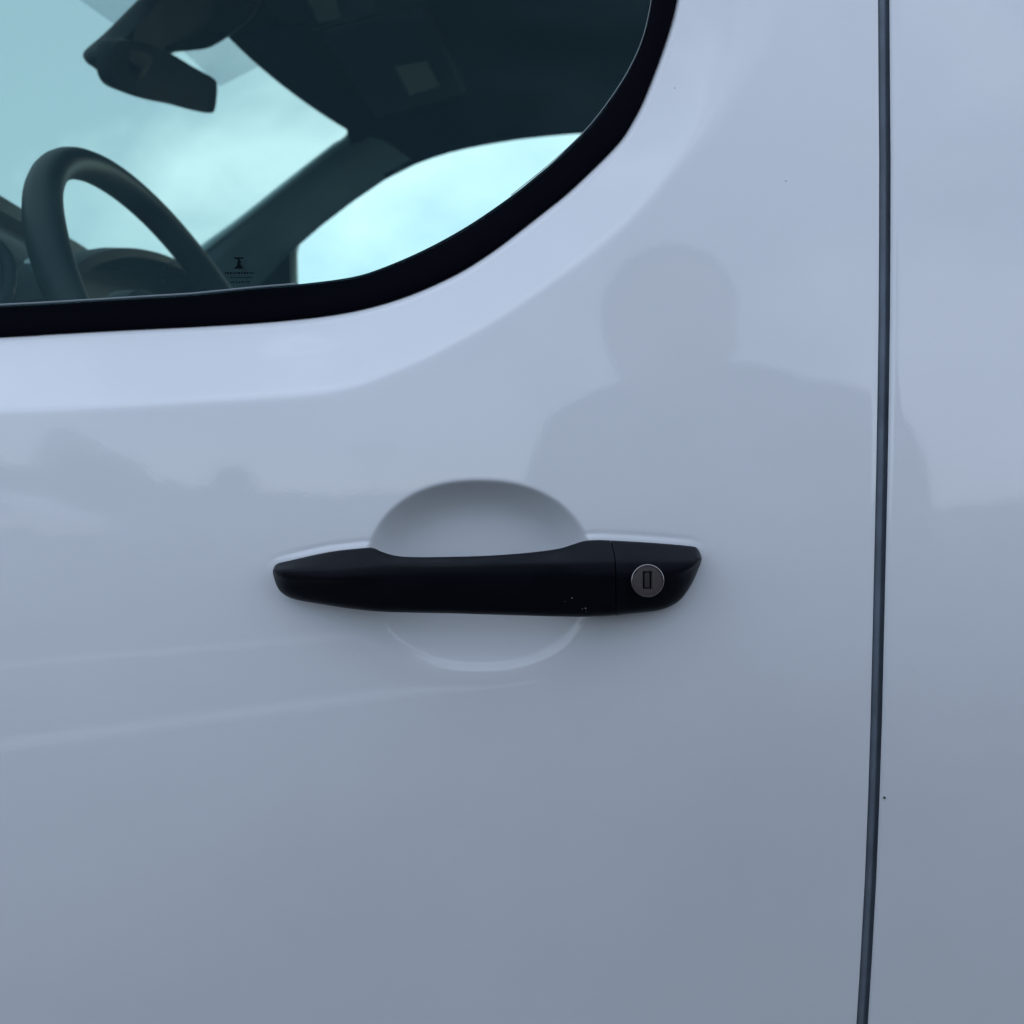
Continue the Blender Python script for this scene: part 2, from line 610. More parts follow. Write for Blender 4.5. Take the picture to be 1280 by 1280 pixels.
# --- rubber strip seen down the gap: a flat land with a darker groove at its rear edge
vs_ = np.arange(-1000, 2300, 12.0)
vl, fl = [], []
prof = [(-7, 0.012), (-1.5, 0.0065), (1, 0.0042), (7.5, 0.0040), (8.6, 0.0048), (9.6, 0.0075), (14.0, 0.0085), (22, 0.015)]
for v in vs_:
    g = float(gap_l(v))
    for du, dy in prof:
        yb = float(base_depth(np.array(g), np.array(v)))
        vl.append(P(g + du, v, yb + dy))
npf = len(prof)
for i in range(len(vs_) - 1):
    for k in range(npf - 1):
        a = i * npf + k
        fl.append((a, a + 1, a + npf + 1, a + npf))
adopt(mesh('door_gap_seal', vl, fl, M_GAP))


# --- window seal: a rounded rubber band between the two outlines
def ring_band(name, outer, inner, prof, m, n=420):
    """prof: (t across from outer to inner, extra depth)"""
    def resample(p):
        p = np.asarray(p)
        q = np.vstack([p, p[:1]])
        d = np.r_[0, np.cumsum(np.hypot(*np.diff(q, axis=0).T))]
        t = np.linspace(0, d[-1], n, endpoint=False)
        return np.c_[np.interp(t, d, q[:, 0]), np.interp(t, d, q[:, 1])]
    A = resample(outer)
    dens = catmull(inner, 1, True)
    dens = np.asarray(inner)
    q = np.vstack([dens, dens[:1]])
    sub = np.concatenate([np.linspace(q[i], q[i + 1], 8, endpoint=False) for i in range(len(dens))])
    # nearest inner point to each outer one
    B = np.array([sub[np.argmin(((sub - a) ** 2).sum(1))] for a in A])
    for _ in range(3):
        B = (np.roll(B, 1, 0) + 2 * B + np.roll(B, -1, 0)) / 4
    verts, faces = [], []
    ya = door_depth(A[:, 0], A[:, 1])
    kp = len(prof)
    for i in range(n):
        for t, dy in prof:
            p = A[i] + (B[i] - A[i]) * t
            verts.append(P(p[0], p[1], ya[i] + dy))
    for i in range(n):
        j = (i + 1) % n
        for k in range(kp - 1):
            faces.append((i * kp + k, j * kp + k, j * kp + k + 1, i * kp + k + 1))
    return mesh(name, verts, faces, m), A, B, ya


# depths are relative to the skin at the outer outline (which already turns in)
seal, SA, SB, SYA = ring_band('window_seal', SEAL_OUT_S, SEAL_IN_S,
                              [(-0.04, 0.010), (0.0, 0.001), (0.012, -0.0012), (0.05, -0.0022), (0.12, -0.0026), (0.5, -0.0020), (0.88, -0.0012), (0.955, -0.0004), (0.99, 0.0012), (1.0, 0.0035), (1.0, 0.012), (0.4, 0.020)], M_RUBBER, n=900)
adopt(seal, door)
seal.matrix_parent_inverse = Matrix.Identity(4)

# --- side glass: one pane with thickness, just inside the seal
GY = 0.0135 + 0.006


def glass_y(u, v):
    z = (640 - v) * 0.0004
    return float(base_depth(np.array(min(max(u, 0), 900)), np.array(v))) + 0.019


def pane(name, outline, yf, m, thick=0.004, parent=None, centre=None):
    pts = [P(u, v, yf(u, v)) for u, v in outline]
    pb = [P(u, v, yf(u, v) + thick) for u, v in outline]
    bm = bmesh.new()
    # grid-free fan from rings so that it follows the curvature
    c = np.mean(np.array(outline), 0) if centre is None else np.array(centre)
    rings = []
    for off in (0, thick):
        R_ = []
        for sc in (1.0, 0.8, 0.6, 0.4, 0.2, 0.05):
            ring = []
            for u, v in outline:
                uu, vv_ = c[0] + (u - c[0]) * sc, c[1] + (v - c[1]) * sc
                ring.append(bm.verts.new(P(uu, vv_, yf(uu, vv_) + off)))
            R_.append(ring)
        rings.append(R_)
    n = len(outline)
    for off_i in (0, 1):
        R_ = rings[off_i]
        for a, b in zip(R_[:-1], R_[1:]):
            for i in range(n):
                j = (i + 1) % n
                bm.faces.new((a[i], a[j], b[j], b[i]) if off_i == 0 else (a[j], a[i], b[i], b[j]))
        bm.faces.new(R_[-1] if off_i == 0 else R_[-1][::-1])
    for i in range(n):
        j = (i + 1) % n
        bm.faces.new((rings[0][0][j], rings[0][0][i], rings[1][0][i], rings[1][0][j]))
    return from_bm(name, bm, m, parent)


mid = SEAL_IN_S + (np.array([-300, -150]) - SEAL_IN_S) * -0.004
gl_o = pane('window_glass', [tuple(p) for p in mid], glass_y, M_GLASS, centre=(-250, -150), parent=door)
gl_o.matrix_parent_inverse = Matrix.Identity(4)

# edge reflection drawn as thin pale tubes where the pane meets the seal
bm = bmesh.new()
lip = [(u, np.interp(u, [p[0] for p in SEAL_IN[:7]], [p[1] for p in SEAL_IN[:7]])) for u in np.linspace(-60, 372, 60)]
pts = [P(u, v - 0.7, glass_y(u, v) - 0.0035) for u, v in lip]
tube(bm, pts, 0.00042, 6)
o = from_bm('glass_edge_glint', bm, M_GLINT, door)
bm = bmesh.new()
rr = [(p[0], p[1]) for p in catmull([(640, 244.5), (692, 202), (734, 161.5), (767, 119), (790, 81), (806, 42), (817, -10), (826, -60)], 8)]
tube(bm, [P(u - 0.9, v - 0.6, glass_y(u, v) - 0.0035) for u, v in rr], 0.00022, 6)
o = from_bm('glass_edge_glint', bm, M_GLINT, door)

# --- print on the glass near its lower edge: hourglass mark over rows of tiny type
bm = bmesh.new()


def gpoly(pts, dy=-0.0002):
    bm.faces.new([bm.verts.new(P(u, v, glass_y(u, v) + dy)) for u, v in pts])


def gp(pts):
    gpoly([(160 + x * 0.1875, 280 + y * 0.1875) for x, y in pts])


_gp0 = gp


def gp(pts, c0_=(740, 266), k_=1.2):
    _gp0([(c0_[0] + (x - c0_[0]) * k_, c0_[1] - 6 + (y - c0_[1]) * k_) for x, y in pts])


gp([(712, 234), (770, 234), (762, 243), (742, 243), (754, 262), (748, 268), (728, 244), (716, 243)])
gp([(728, 266), (736, 252), (758, 288), (768, 298), (708, 298), (720, 290), (732, 272)])
for row, (y, x0, x1, hh) in enumerate([(316, 662, 825, 11), (344, 695, 815, 5), (368, 695, 800, 9)]):
    x = x0
    while x < x1:
        ww = random.uniform(4, 11)
        gp([(x, y), (x + ww, y), (x + ww, y + hh), (x, y + hh)])
        x += ww + random.uniform(5, 10)
o = from_bm('glass_print', bm, M_FRIT, door, smooth=False)

# --- inner face of the door (dark card) and sill below the window
bm = bmesh.new()
loft(bm, [[(x, 0.075, CAMZ + z) for x in (-1.0, 0.17)] for z in (-0.7, 0.085)] + [[(x, 0.045, CAMZ + 0.098) for x in (-1.0, 0.17)]], closed=False)
o = from_bm('inner_card', bm, M_TRIM, door)

# ------------------------------------------------------------------ door handle (grip, rear cap, lock)
ht = np.array(HT, float)
hb = np.array(HB, float)


def smooth_interp(u, tab):
    return np.interp(u, tab[:, 0], tab[:, 1])


htc, hbc = catmull(ht, 8), catmull(hb, 8)


def h_top(u):
    return float(np.interp(u, htc[:, 0], htc[:, 1]))


def h_bot(u):
    return float(np.interp(u, hbc[:, 0], hbc[:, 1]))


def h_front(u):
    """front plane of the handle: bowed outwards in the middle (negative = towards the viewer)"""
    t = (u - 341) / (877 - 341)
    return -0.0135 - 0.0225 * math.sin(math.pi * min(max(t * 0.93 + 0.02, 0), 1)) ** 0.8


def h_back(u):
    s1 = float(sstep(455, 500, u)) * (1 - float(sstep(700, 742, u)))
    return 0.0015 - 0.0155 * s1


def h_section(u):
    vt, vb = h_top(u), h_bot(u)
    H = max(vb - vt, 1.0)
    yf, yb = h_front(u), h_back(u)
    e = min(u - 341, 877 - u)
    rnd = max(0.0, 1 - e / 16.0)
    yf += 0.0085 * (1 - math.sqrt(max(0, 1 - rnd * rnd)))
    crease = np.interp(u, [341, 410, 470, 560, 700, 765, 877], [712, 710.5, 705, 703.5, 701.5, 700.5, 700])
    fr = min(max((crease - vt) / H, 0.12), 0.42)
    pts = [(0.0, yb), (0.0, yf + 0.0125), (0.03, yf + 0.0105), (fr * 0.95, yf + 0.0007), (fr + 0.04, yf + 0.0001), (fr + 0.2, yf + 0.0004),
           (0.6, yf + 0.0036), (0.86, yf + 0.0075), (0.955, yf + 0.0098), (1.0, yf + 0.0125), (1.0, yb)]
    p = np.array(pts)
    for _ in range(2):                      # corner cutting, ends kept
        q = [p[0]]
        for a, b in zip(p[:-1], p[1:]):
            q += [a * 0.8 + b * 0.2, a * 0.2 + b * 0.8]
        q.append(p[-1])
        p = np.array(q)
    return [(vt + a * H, y) for a, y in p]


def handle_piece(name, us, parent, seam_end):
    bm = bmesh.new()
    loops = []
    for u in us:
        lp = []
        wgt = max(0.0, 1 - abs(u - seam_end) / 22.0)
        for v, y in h_section(u):
            sh = np.interp(v, [675, 682, 695, 710, 770], [0, 2.6, 5.5, 7.0, 7.5])
            lp.append(P(u + sh * wgt, v, y))
        loops.append(lp)
    loft(bm, loops)
    return from_bm(name, bm, M_HANDLE, parent)


e0 = 341 + 17 * (1 - np.cos(np.linspace(0, math.pi / 2, 14)))
e1 = 877 - 17 * (1 - np.cos(np.linspace(math.pi / 2, 0, 14)))
SEAM = 763.0
grip = adopt(handle_piece('door_handle', list(e0) + list(np.arange(361, SEAM - 1.2, 2.5)) + [SEAM - 0.75], None, SEAM))
cap = handle_piece('rear_cap', [SEAM + 0.35] + list(np.arange(765.5, 858, 2.5)) + list(e1), None, SEAM)
cap.parent = grip

# lock cylinder, set proud of the cap
LU, LV = 809.3, 725.8
LY = h_front(LU) - 0.0004
ctr = Vector(P(LU, LV, LY))
rad = 20.6 / F * (CD + LY)


def disc_profile(name, prof, m, n=64, parent=grip):
    bm = bmesh.new()
    loops = []
    for r_, dy in prof:
        loops.append([ctr + Vector((r_ * math.cos(2 * math.pi * k / n), dy, r_ * math.sin(2 * math.pi * k / n))) for k in range(n)])
    loft(bm, loops, cap0=False, cap1=(prof[-1][0] < 0.0045))
    o_ = from_bm(name, bm, m, parent)
    return o_


disc_profile('lock_ring', [(rad * 1.02, 0.007), (rad, -0.0006), (rad * 0.99, -0.0011), (rad * 0.965, -0.00125), (rad * 0.94, -0.001), (rad * 0.93, 0.002)], M_CHROME)
# face with a rectangular slot: outer circle bridged to the slot outline
bm = bmesh.new()
px = rad / 20.6
sl = (-5.0, 5.0, -10.6, 10.6)         # slot half sizes in photo px


def rect_pt(a, g=0.0):
    hx, hz = (5.0 + g) * px, (10.6 + g) * px
    c_, s_ = math.cos(a), math.sin(a)
    k_ = min(hx / abs(c_) if abs(c_) > 1e-6 else 1e9, hz / abs(s_) if abs(s_) > 1e-6 else 1e9)
    return c_ * k_, s_ * k_


angs = sorted(set([2 * math.pi * k / 72 for k in range(72)] + [math.atan2(sz * 10.6, sx * 5.0) % (2 * math.pi) for sx in (-1, 1) for sz in (-1, 1)]))
off = Vector((-0.3 * px, 0, 0.5 * px))
loops = [[ctr + Vector((0.945 * rad * math.cos(a), -0.0004, 0.945 * rad * math.sin(a))) for a in angs],
         [ctr + Vector((0.8 * rad * math.cos(a), -0.0006, 0.8 * rad * math.sin(a))) for a in angs],
         [ctr + off + Vector((rect_pt(a, 1.2)[0], -0.0006, rect_pt(a, 1.2)[1])) for a in angs],
         [ctr + off + Vector((rect_pt(a, 0.9)[0], 0.0001, rect_pt(a, 0.9)[1])) for a in angs],
         [ctr + off + Vector((rect_pt(a, 0.2)[0], 0.0001, rect_pt(a, 0.2)[1])) for a in angs],
         [ctr + off + Vector((rect_pt(a, 0.0)[0], 0.0012, rect_pt(a, 0.0)[1])) for a in angs]]
loft(bm, loops, cap0=False, cap1=False)
from_bm('lock_face', bm, M_LOCK, grip)
bm = bmesh.new()
box(bm, ctr + off + Vector((-3.3 * px, 0.0001, -9.6 * px)), ctr + off + Vector((3.3 * px, 0.002, 9.6 * px)), 0.0003)
from_bm('key_slot_cover', bm, M_SLOT, grip)
# a few grains of dirt caught on the grip
bm = bmesh.new()
for u, v, r_ in [(715, 747.5, 1.0), (732, 760.5, 1.1), (728, 761, 0.7), (733, 765, 0.5), (706, 752, 0.4)]:
    c_ = Vector(P(u, v, h_front(u) + (0.0005 if v < 755 else 0.002) - 0.0002))
    bmesh.ops.create_icosphere(bm, subdivisions=1, radius=r_ * 0.00038, matrix=Matrix.Translation(c_))
from_bm('dirt_grain', bm, mat('dirt', (0.13, 0.12, 0.11), rough=0.9), grip, kind='stuff')
bm = bmesh.new()
yb = float(door_depth(np.array([1105.5 + 12]), np.array([997.0]))[0])
for u, v, r_ in [(1105.5, 997, 1.6)]:
    c_ = Vector(P(u, v, float(base_depth(np.array(u), np.array(v))) + 0.0004))
    bmesh.ops.create_icosphere(bm, subdivisions=2, radius=r_ * 0.0004, matrix=Matrix.Translation(c_))
adopt(from_bm('paint_chip', bm, mat('chip', (0.03, 0.03, 0.035), rough=0.7), None))
bm = bmesh.new()
for u, v, r_ in [(449, 818, 0.9), (421, 771, 0.7)]:
    c_ = Vector(P(u, v, float(door_depth(np.array([u * 1.0]), np.array([v * 1.0]))[0])))
    bmesh.ops.create_icosphere(bm, subdivisions=1, radius=r_ * 0.0004, matrix=Matrix.Translation(c_))
from_bm('dust_fleck', bm, mat('fleck', (0.85, 0.85, 0.85), rough=0.5), door, kind='stuff')

# ------------------------------------------------------------------ cabin
# steering wheel fitted to the photograph: centre, rake and yaw
WC = Vector((-0.3037, 0.4340, CAMZ + 0.1520))
wt, wy, WR = 0.4492, -0.1487, 0.1843
wn_ = Vector((math.cos(wt) * math.cos(wy), math.cos(wt) * math.sin(wy), math.sin(wt)))
wa = wn_.cross(Vector((0, 0, 1))).normalized()
wb = wn_.cross(wa)
WB = -wb if wb.z < 0 else wb             # 'up' in the plane of the wheel
sw = adopt(empty('steering_wheel', (0, 0, 0)))
bm = bmesh.new()
NS, NT = 128, 18
loops = []
for i in range(NS):
    a = 2 * math.pi * i / NS
    rd = wa * math.cos(a) + WB * math.sin(a)
    c_ = WC + rd * WR
    rr_ = 0.0134 + 0.0012 * math.exp(-((math.sin(a) - 0.35) / 0.3) ** 2)
    loops.append([c_ + rd * (rr_ * 1.0 * math.cos(q)) + wn_ * (rr_ * 1.12 * math.sin(q)) for q in [2 * math.pi * k / NT for k in range(NT)]])
loops.append(loops[0])
loft(bm, loops, cap0=False, cap1=False)
bmesh.ops.remove_doubles(bm, verts=bm.verts, dist=1e-6)
from_bm('rim', bm, M_LEATHER, sw)
for sx, zz in ((-1, 0.0), (1, 0.0), (0, -1)):
    bm = bmesh.new()
    d_ = (wa * sx + WB * (zz - 0.12 * abs(sx))).normalized()
    side_v = wn_.cross(d_)
    loops = []
    for t in np.linspace(0.02, WR - 0.004, 8):
        hw = 0.030 - 0.012 * t / WR
        c_ = WC + d_ * t - wn_ * (0.022 * (1 - t / WR))
        loops.append([c_ + side_v * (hw * math.cos(q)) + wn_ * (0.008 * math.sin(q)) for q in [2 * math.pi * k / 12 for k in range(12)]])
    loft(bm, loops)
    from_bm('spoke', bm, M_TRIM, sw)
bm = bmesh.new()
loops = []
for r_, h_ in [(0.058, -0.055), (0.074, -0.045), (0.078, -0.025), (0.07, -0.008), (0.045, 0.0), (0.01, 0.002)]:
    loops.append([WC + wa * (r_ * 1.15 * math.cos(q)) + WB * (r_ * 0.92 * math.sin(q)) + wn_ * h_ for q in [2 * math.pi * k / 32 for k in range(32)]])
loft(bm, loops)
from_bm('airbag_cover', bm, M_TRIM, sw)
bm = bmesh.new()
tube(bm, [WC - wn_ * 0.05, WC - wn_ * 0.36], 0.042, 20)
from_bm('column', bm, M_TRIM, sw)
# stalk behind the wheel
bm = bmesh.new()
tube(bm, catmull([P(78, 395, 0.42), P(62, 365, 0.385), P(52, 345, 0.37), P(42, 324, 0.36)], 5), [0.006] * 12 + [0.0085] * 4, 12)
from_bm('stalk', bm, M_PILLAR, sw)

# dashboard: swept across the cabin, rear edge bowed
dash = None
bm = bmesh.new()
loops = []
for y in np.linspace(0.09, 1.66, 34):
    bow = 0.05 * ((y - 0.87) / 0.8) ** 2
    xo = -0.60 - 0.0 * bow
    dz = -0.012 * ((y - 0.87) / 0.8) ** 2
    prof = [(-1.28, 0.30), (-1.05, 0.352), (-0.80, 0.378), (-0.66, 0.384), (-0.615, 0.381), (-0.597, 0.370), (-0.592, 0.350), (-0.60, 0.338), (-0.585, 0.322), (-0.545, 0.300),
            (-0.50, 0.27), (-0.475, 0.22), (-0.47, 0.12), (-0.50, -0.05), (-0.56, -0.30), (-0.70, -0.55), (-1.28, -0.6)]
    loops.append([(x + (xo + 0.60), y, CAMZ + z + dz) for x, z in prof])
loft(bm, loops)
dash = adopt(from_bm('dashboard', bm, M_TRIM, None))
# instrument hood
bm = bmesh.new()
ys = np.linspace(0, 1, 40)
arch_px = catmull([(88, 372, .45), (96, 335, .47), (118, 318, .50), (155, 310, .55), (190, 314, .60), (222, 325, .65), (248, 339, .70), (270, 352, .75), (292, 375, .79)], 6)
rear = [Vector(P(u, v, y)) for u, v, y in arch_px]
cen = Vector((-0.42, 0.62, CAMZ + 0.12))
front = [p + Vector((-0.24, 0, -0.035)) for p in rear]
lipi = [p + (cen - p) * 0.055 + Vector((0.004, 0, 0)) for p in rear]
inn = [p + (cen - p) * 0.09 + Vector((-0.05, 0, 0)) for p in rear]
loft(bm, [front, [p + Vector((-0.02, 0, 0.0005)) for p in rear], rear, lipi, inn], closed=False)
o = from_bm('instrument_hood', bm, M_TRIM, dash)
# cluster face with two ring dials of ticks
bm = bmesh.new()
bm.faces.new([bm.verts.new(p + Vector((0.012, 0, -0.001))) for p in inn])
o = from_bm('cluster_face', bm, M_MIRRORB, dash, smooth=False)
bm = bmesh.new()
for (cu_, cv_, yy, r0, r1, a0, a1, n_) in [(217, 345, 0.60, 10, 16, -10, 200, 17), (262, 360, 0.64, 10, 15, 10, 150, 9)]:
    for k in range(n_):
        a = R(a0 + (a1 - a0) * k / (n_ - 1))
        c_, s_ = math.cos(a), math.sin(a)
        wdt = 0.55 if k % 2 else 0.95
        q = []
        for rr_, ww in ((r0 if k % 2 == 0 else r0 + 1.5, -wdt), (r1, -wdt), (r1, wdt), (r0 if k % 2 == 0 else r0 + 1.5, wdt)):
            uu, v_ = cu_ + (c_ * rr_ - s_ * ww) * 0.95, cv_ - (s_ * rr_ + c_ * ww) * 1.25
            q.append(bm.verts.new(P(uu, v_, yy)))
        bm.faces.new(q)
bmesh.ops.solidify(bm, geom=bm.faces[:], thickness=0.0008)
o = from_bm('dial_marks', bm, M_TICK, dash, smooth=False, kind='stuff')
# air vent on the near end of the dashboard
bm = bmesh.new()
tube(bm, catmull([P(-70, 330, .22), P(-20, 300, .24), P(10, 330, .25), P(0, 380, .24), P(-60, 380, .22)], 6, closed=True), 0.006, 10, closed=True)
from_bm('air_vent', bm, M_TRIM, dash)

# windscreen
YC, HW = 0.87, 0.72
wsx_t = lambda y: -0.478 + 0.335 * (y - 0.85) ** 2
wsz_t = lambda y: 0.762 + 0.006 * ((y - 0.85) / 0.65) ** 2
bm = bmesh.new()
gridv = []
for off_ in (0, 0.0045):
    rows = []
    for sI in np.linspace(0, 1, 14):
        row = []
        for y in np.linspace(0.14, 1.71, 28):
            bulge = -0.02 * math.sin(math.pi * sI)
            x_ = wsx_t(y) + 0.05 - sI * 0.86
            z_ = wsz_t(y) + 0.03 - sI * 0.86 * 0.565
            row.append(bm.verts.new((x_ + bulge * 0.5 - off_ * 0.5, y, CAMZ + z_ - bulge * 0.86 + off_ * 0.86)))
        rows.append(row)
    for a, b in zip(rows[:-1], rows[1:]):
        for i in range(len(a) - 1):
            bm.faces.new((a[i], a[i + 1], b[i + 1], b[i]))
    gridv.append(rows)
adopt(from_bm('windscreen', bm, M_WS, None))
bpy.data.objects['windscreen'].name = 'windscreen'

# tinted dotted patch of the windscreen round the sensor housing
def strip_solid(name, A, B, m, thick, parent=None, mids=None, smooth=True):
    """sheet between polylines A and B (world points), with optional bulged middle rows, given thickness"""
    rows = [list(map(Vector, A))]
    if mids:
        for t, offv in mids:
            rows.append([Vector(a) * (1 - t) + Vector(b) * t + Vector(offv) for a, b in zip(A, B)])
    rows.append(list(map(Vector, B)))
    bm_ = bmesh.new()
    vl_ = [[bm_.verts.new(p) for p in r_] for r_ in rows]
    for a, b in zip(vl_[:-1], vl_[1:]):
        for i in range(len(a) - 1):
            bm_.faces.new((a[i], a[i + 1], b[i + 1], b[i]))
    bmesh.ops.recalc_face_normals(bm_, faces=bm_.faces)
    if thick:
        bmesh.ops.solidify(bm_, geom=bm_.faces[:], thickness=thick)
    return from_bm(name, bm_, m, parent, smooth)


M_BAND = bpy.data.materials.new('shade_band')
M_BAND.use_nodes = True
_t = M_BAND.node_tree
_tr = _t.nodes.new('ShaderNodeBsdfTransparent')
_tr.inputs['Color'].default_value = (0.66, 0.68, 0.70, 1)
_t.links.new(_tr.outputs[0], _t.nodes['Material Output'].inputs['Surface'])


def on_ws(u, v):
    """point of the windscreen seen at pixel (u, v)"""
    lo_, hi_ = 0.2, 1.7
    def fcn(y):
        p = P(u, v, y)
        dx = (wsx_t(y) + 0.05) - p[0]
        zs = wsz_t(y) + 0.03 - dx * 0.565
        return (p[2] - CAMZ) - zs
    for _ in range(50):
        m_ = (lo_ + hi_) / 2
        if fcn(m_) > 0:
            hi_ = m_
        else:
            lo_ = m_
    return Vector(P(u, v, lo_ - 0.012))


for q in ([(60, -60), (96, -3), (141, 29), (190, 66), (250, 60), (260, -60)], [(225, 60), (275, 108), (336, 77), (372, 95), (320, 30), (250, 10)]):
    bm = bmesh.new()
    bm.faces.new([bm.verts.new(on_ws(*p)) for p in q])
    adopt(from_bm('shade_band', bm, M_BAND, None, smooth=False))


# header rail and headliner: from the windscreen's top edge rearwards
def rail_pt(u, v, y):
    return Vector(P(u, v, y))


# far windscreen corner (rounded), top edge then far pillar edge
ws_edge = catmull([(175, -75, .80), (229, -32, .93), (262, 12, 1.02), (291, 42, 1.09), (330, 76, 1.20), (372, 110, 1.32), (408, 139, 1.43), (427, 154.5, 1.49), (434.5, 162, 1.52), (435.5, 168, 1.535), (430, 176, 1.55),
                   (400, 200, 1.565), (360, 231, 1.585), (320, 263, 1.60), (290, 286, 1.615), (258, 309, 1.63), (225, 336, 1.65), (190, 365, 1.67)], 6)
win_edge = catmull([(330, 396, 1.745), (362, 360, 1.74), (371.5, 340, 1.74), (372, 318, 1.74), (373, 303, 1.735), (378, 297, 1.735), (400, 277.5, 1.73), (440, 247, 1.72), (480, 219.5, 1.71), (520, 199.5, 1.705), (560, 186, 1.70), (600, 177, 1.70), (660, 167.5, 1.70),
                    (740, 160.5, 1.70), (860, 156, 1.70), (1000, 160, 1.70), (1150, 172, 1.71), (1260, 200, 1.72), (1300, 260, 1.73), (1310, 380, 1.75)], 6)


def resamp(pl, n):
    pl = np.asarray(pl)
    d = np.r_[0, np.cumsum(np.sqrt((np.diff(pl[:, :2], axis=0) ** 2).sum(1)))]
    t = np.linspace(0, d[-1], n)
    return np.stack([np.interp(t, d, pl[:, k]) for k in range(pl.shape[1])], 1)


# A pillar trim: between the lower part of ws_edge and the front part of the far window edge
i0 = int(np.argmax(ws_edge[:, 0]))
pa = resamp(ws_edge[i0:], 30)                       # from corner down
jw = int(np.argmin(np.abs(win_edge[:, 0] - 520) + (win_edge[:, 1] > 250) * 999))
front_win = win_edge[:jw + 1][::-1]                 # from (520,200) down-left to (372,303) and down
pb_ = resamp(front_win, 30)
# match along the run: lower outline of the pillar as a straight continuation
pb_ = resamp(np.array([(520, 199.5, 1.705), (480, 219.5, 1.71), (440, 247, 1.72), (400, 277.5, 1.73), (378, 297, 1.735), (350, 322, 1.74), (325, 350, 1.745), (300, 385, 1.75)]), 30)
A = [P(*p) for p in pa]
B = [P(*p) for p in pb_]
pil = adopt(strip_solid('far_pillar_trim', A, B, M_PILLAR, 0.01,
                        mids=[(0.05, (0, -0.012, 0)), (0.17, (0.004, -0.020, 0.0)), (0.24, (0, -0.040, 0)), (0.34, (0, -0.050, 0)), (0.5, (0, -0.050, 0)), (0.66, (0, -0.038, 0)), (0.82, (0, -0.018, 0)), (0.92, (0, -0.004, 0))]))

def _lp(p, q, t, dy):
    v_ = Vector(p).lerp(Vector(q), t)
    v_.y += dy
    return v_


adopt(strip_solid('pillar_highlight_strip', [_lp(a, b, 0.045, -0.026) for a, b in zip(A, B)], [_lp(a, b, 0.21, -0.052) for a, b in zip(A, B)],
                  mat('pillar_highlight', (0.42, 0.55, 0.58), rough=0.6), 0.004, mids=[(0.5, (0, -0.003, 0))]))  # pillar highlight put into the colour of a paler added strip

# headliner: rows from the header edge/pillar top rearwards, ending at far window top edge
hd = resamp(ws_edge[:i0 + 1], 40)                   # header edge, near centre to far corner
fw = resamp(win_edge[jw:jw + 6 * 9], 40)            # far window top edge, front to rear
bm = bmesh.new()
# (a) main cloth surface as a height field over x,y
def roof_z(x, y):
    c = (y - 0.87) / 0.83
    z0 = 0.90 - 0.035 * c * c - 0.05 * max(0, abs(c) - 0.80) / 0.2 * 1.0
    xe = wsx_t(y)
    t = min(max((x - xe) / 0.34, 0), 1)
    zt = wsz_t(y)
    return zt + (z0 - zt) * (1 - (1 - t) ** 2.0)


xs = np.linspace(0, 1, 50)
rows = []
for y in np.linspace(0.10, 1.64, 60):
    xe = wsx_t(y) + 40.0 * max(0.0, y - 1.53) ** 2
    rows.append([(xe + (1.15 - xe) * t ** 1.6, y, CAMZ + roof_z(xe + (1.15 - xe) * t ** 1.6, y)) for t in xs])
loft(bm, rows, closed=False)
head = adopt(from_bm('headliner', bm, M_HEAD, None))
# (b) cant rail above the far door, from cloth edge down to the window opening
fw = resamp(win_edge[jw - 6:], 46)
ra = []
for u, v, y in fw:
    p = P(u, v, y)
    ra.append((p[0] - 0.02, 1.60, CAMZ + roof_z(p[0], 1.60) + 0.004))
rb = [P(*p) for p in fw]
adopt(strip_solid('cant_rail', ra[:34], rb[:34], M_HEAD, 0.01, mids=[(0.2, (0, 0.01, -0.004)), (0.5, (0, 0.0, -0.006)), (0.8, (0, -0.012, 0)), (0.95, (0, -0.014, 0))]))
# (c) filler where pillar, header and rail meet
ca = resamp(np.array([(300, 40, 1.09), (360, 92, 1.28), (415, 138, 1.45), (435, 158, 1.50), (437, 170, 1.535), (432, 177, 1.55)]), 20)
cb = resamp(np.array([(520, 20, 1.20), (560, 60, 1.42), (600, 110, 1.60), (600, 150, 1.66), (575, 176, 1.69), (520, 200, 1.705)]), 20)
adopt(strip_solid('header_trim', [P(*p) for p in ca], [P(*p) for p in cb], M_HEAD, 0.008,
                  mids=[(0.06, (0.0, -0.012, -0.004)), (0.2, (0, -0.02, -0.004)), (0.5, (0, -0.01, 0.004))]))

# sun visor with its pale label, folded up against the headliner on the far side
def slab_pz(name, quad, z, th, m, parent, bev=0.006):
    bm_ = bmesh.new()
    pts_ = [Vector(Pz(u, v, z)) for u, v in quad]
    lo_ = [bm_.verts.new(p) for p in pts_]
    hi_ = [bm_.verts.new(p + Vector((0, 0, th))) for p in pts_]
    bm_.faces.new(lo_)
    bm_.faces.new(hi_[::-1])
    for i in range(4):
        bm_.faces.new((lo_[i], hi_[i], hi_[(i + 1) % 4], lo_[(i + 1) % 4]))
    bmesh.ops.recalc_face_normals(bm_, faces=bm_.faces)
    if bev:
        bmesh.ops.bevel(bm_, geom=bm_.edges[:], offset=bev, segments=3, profile=0.5, affect='EDGES')
    return from_bm(name, bm_, m, parent)


vis = adopt(slab_pz('sun_visor', [(402, 48), (533, 17), (583, 118), (470, 150)], 0.775, 0.016, M_VISOR, None, 0.007))
slab_pz('visor_label', [(494, 84), (534, 77), (549, 108), (512, 119)], 0.7735, 0.002, M_LABEL, vis, 0)
# overhead console with a reading lamp near the windscreen centre
con = adopt(slab_pz('overhead_console', [(300, -40), (440, -60), (470, 20), (360, 52)], 0.79, 0.05, M_VISOR, None, 0.012))
slab_pz('reading_lamp', [(385, 0), (418, -6), (426, 22), (398, 28)], 0.787, 0.003, M_LABEL, con, 0)

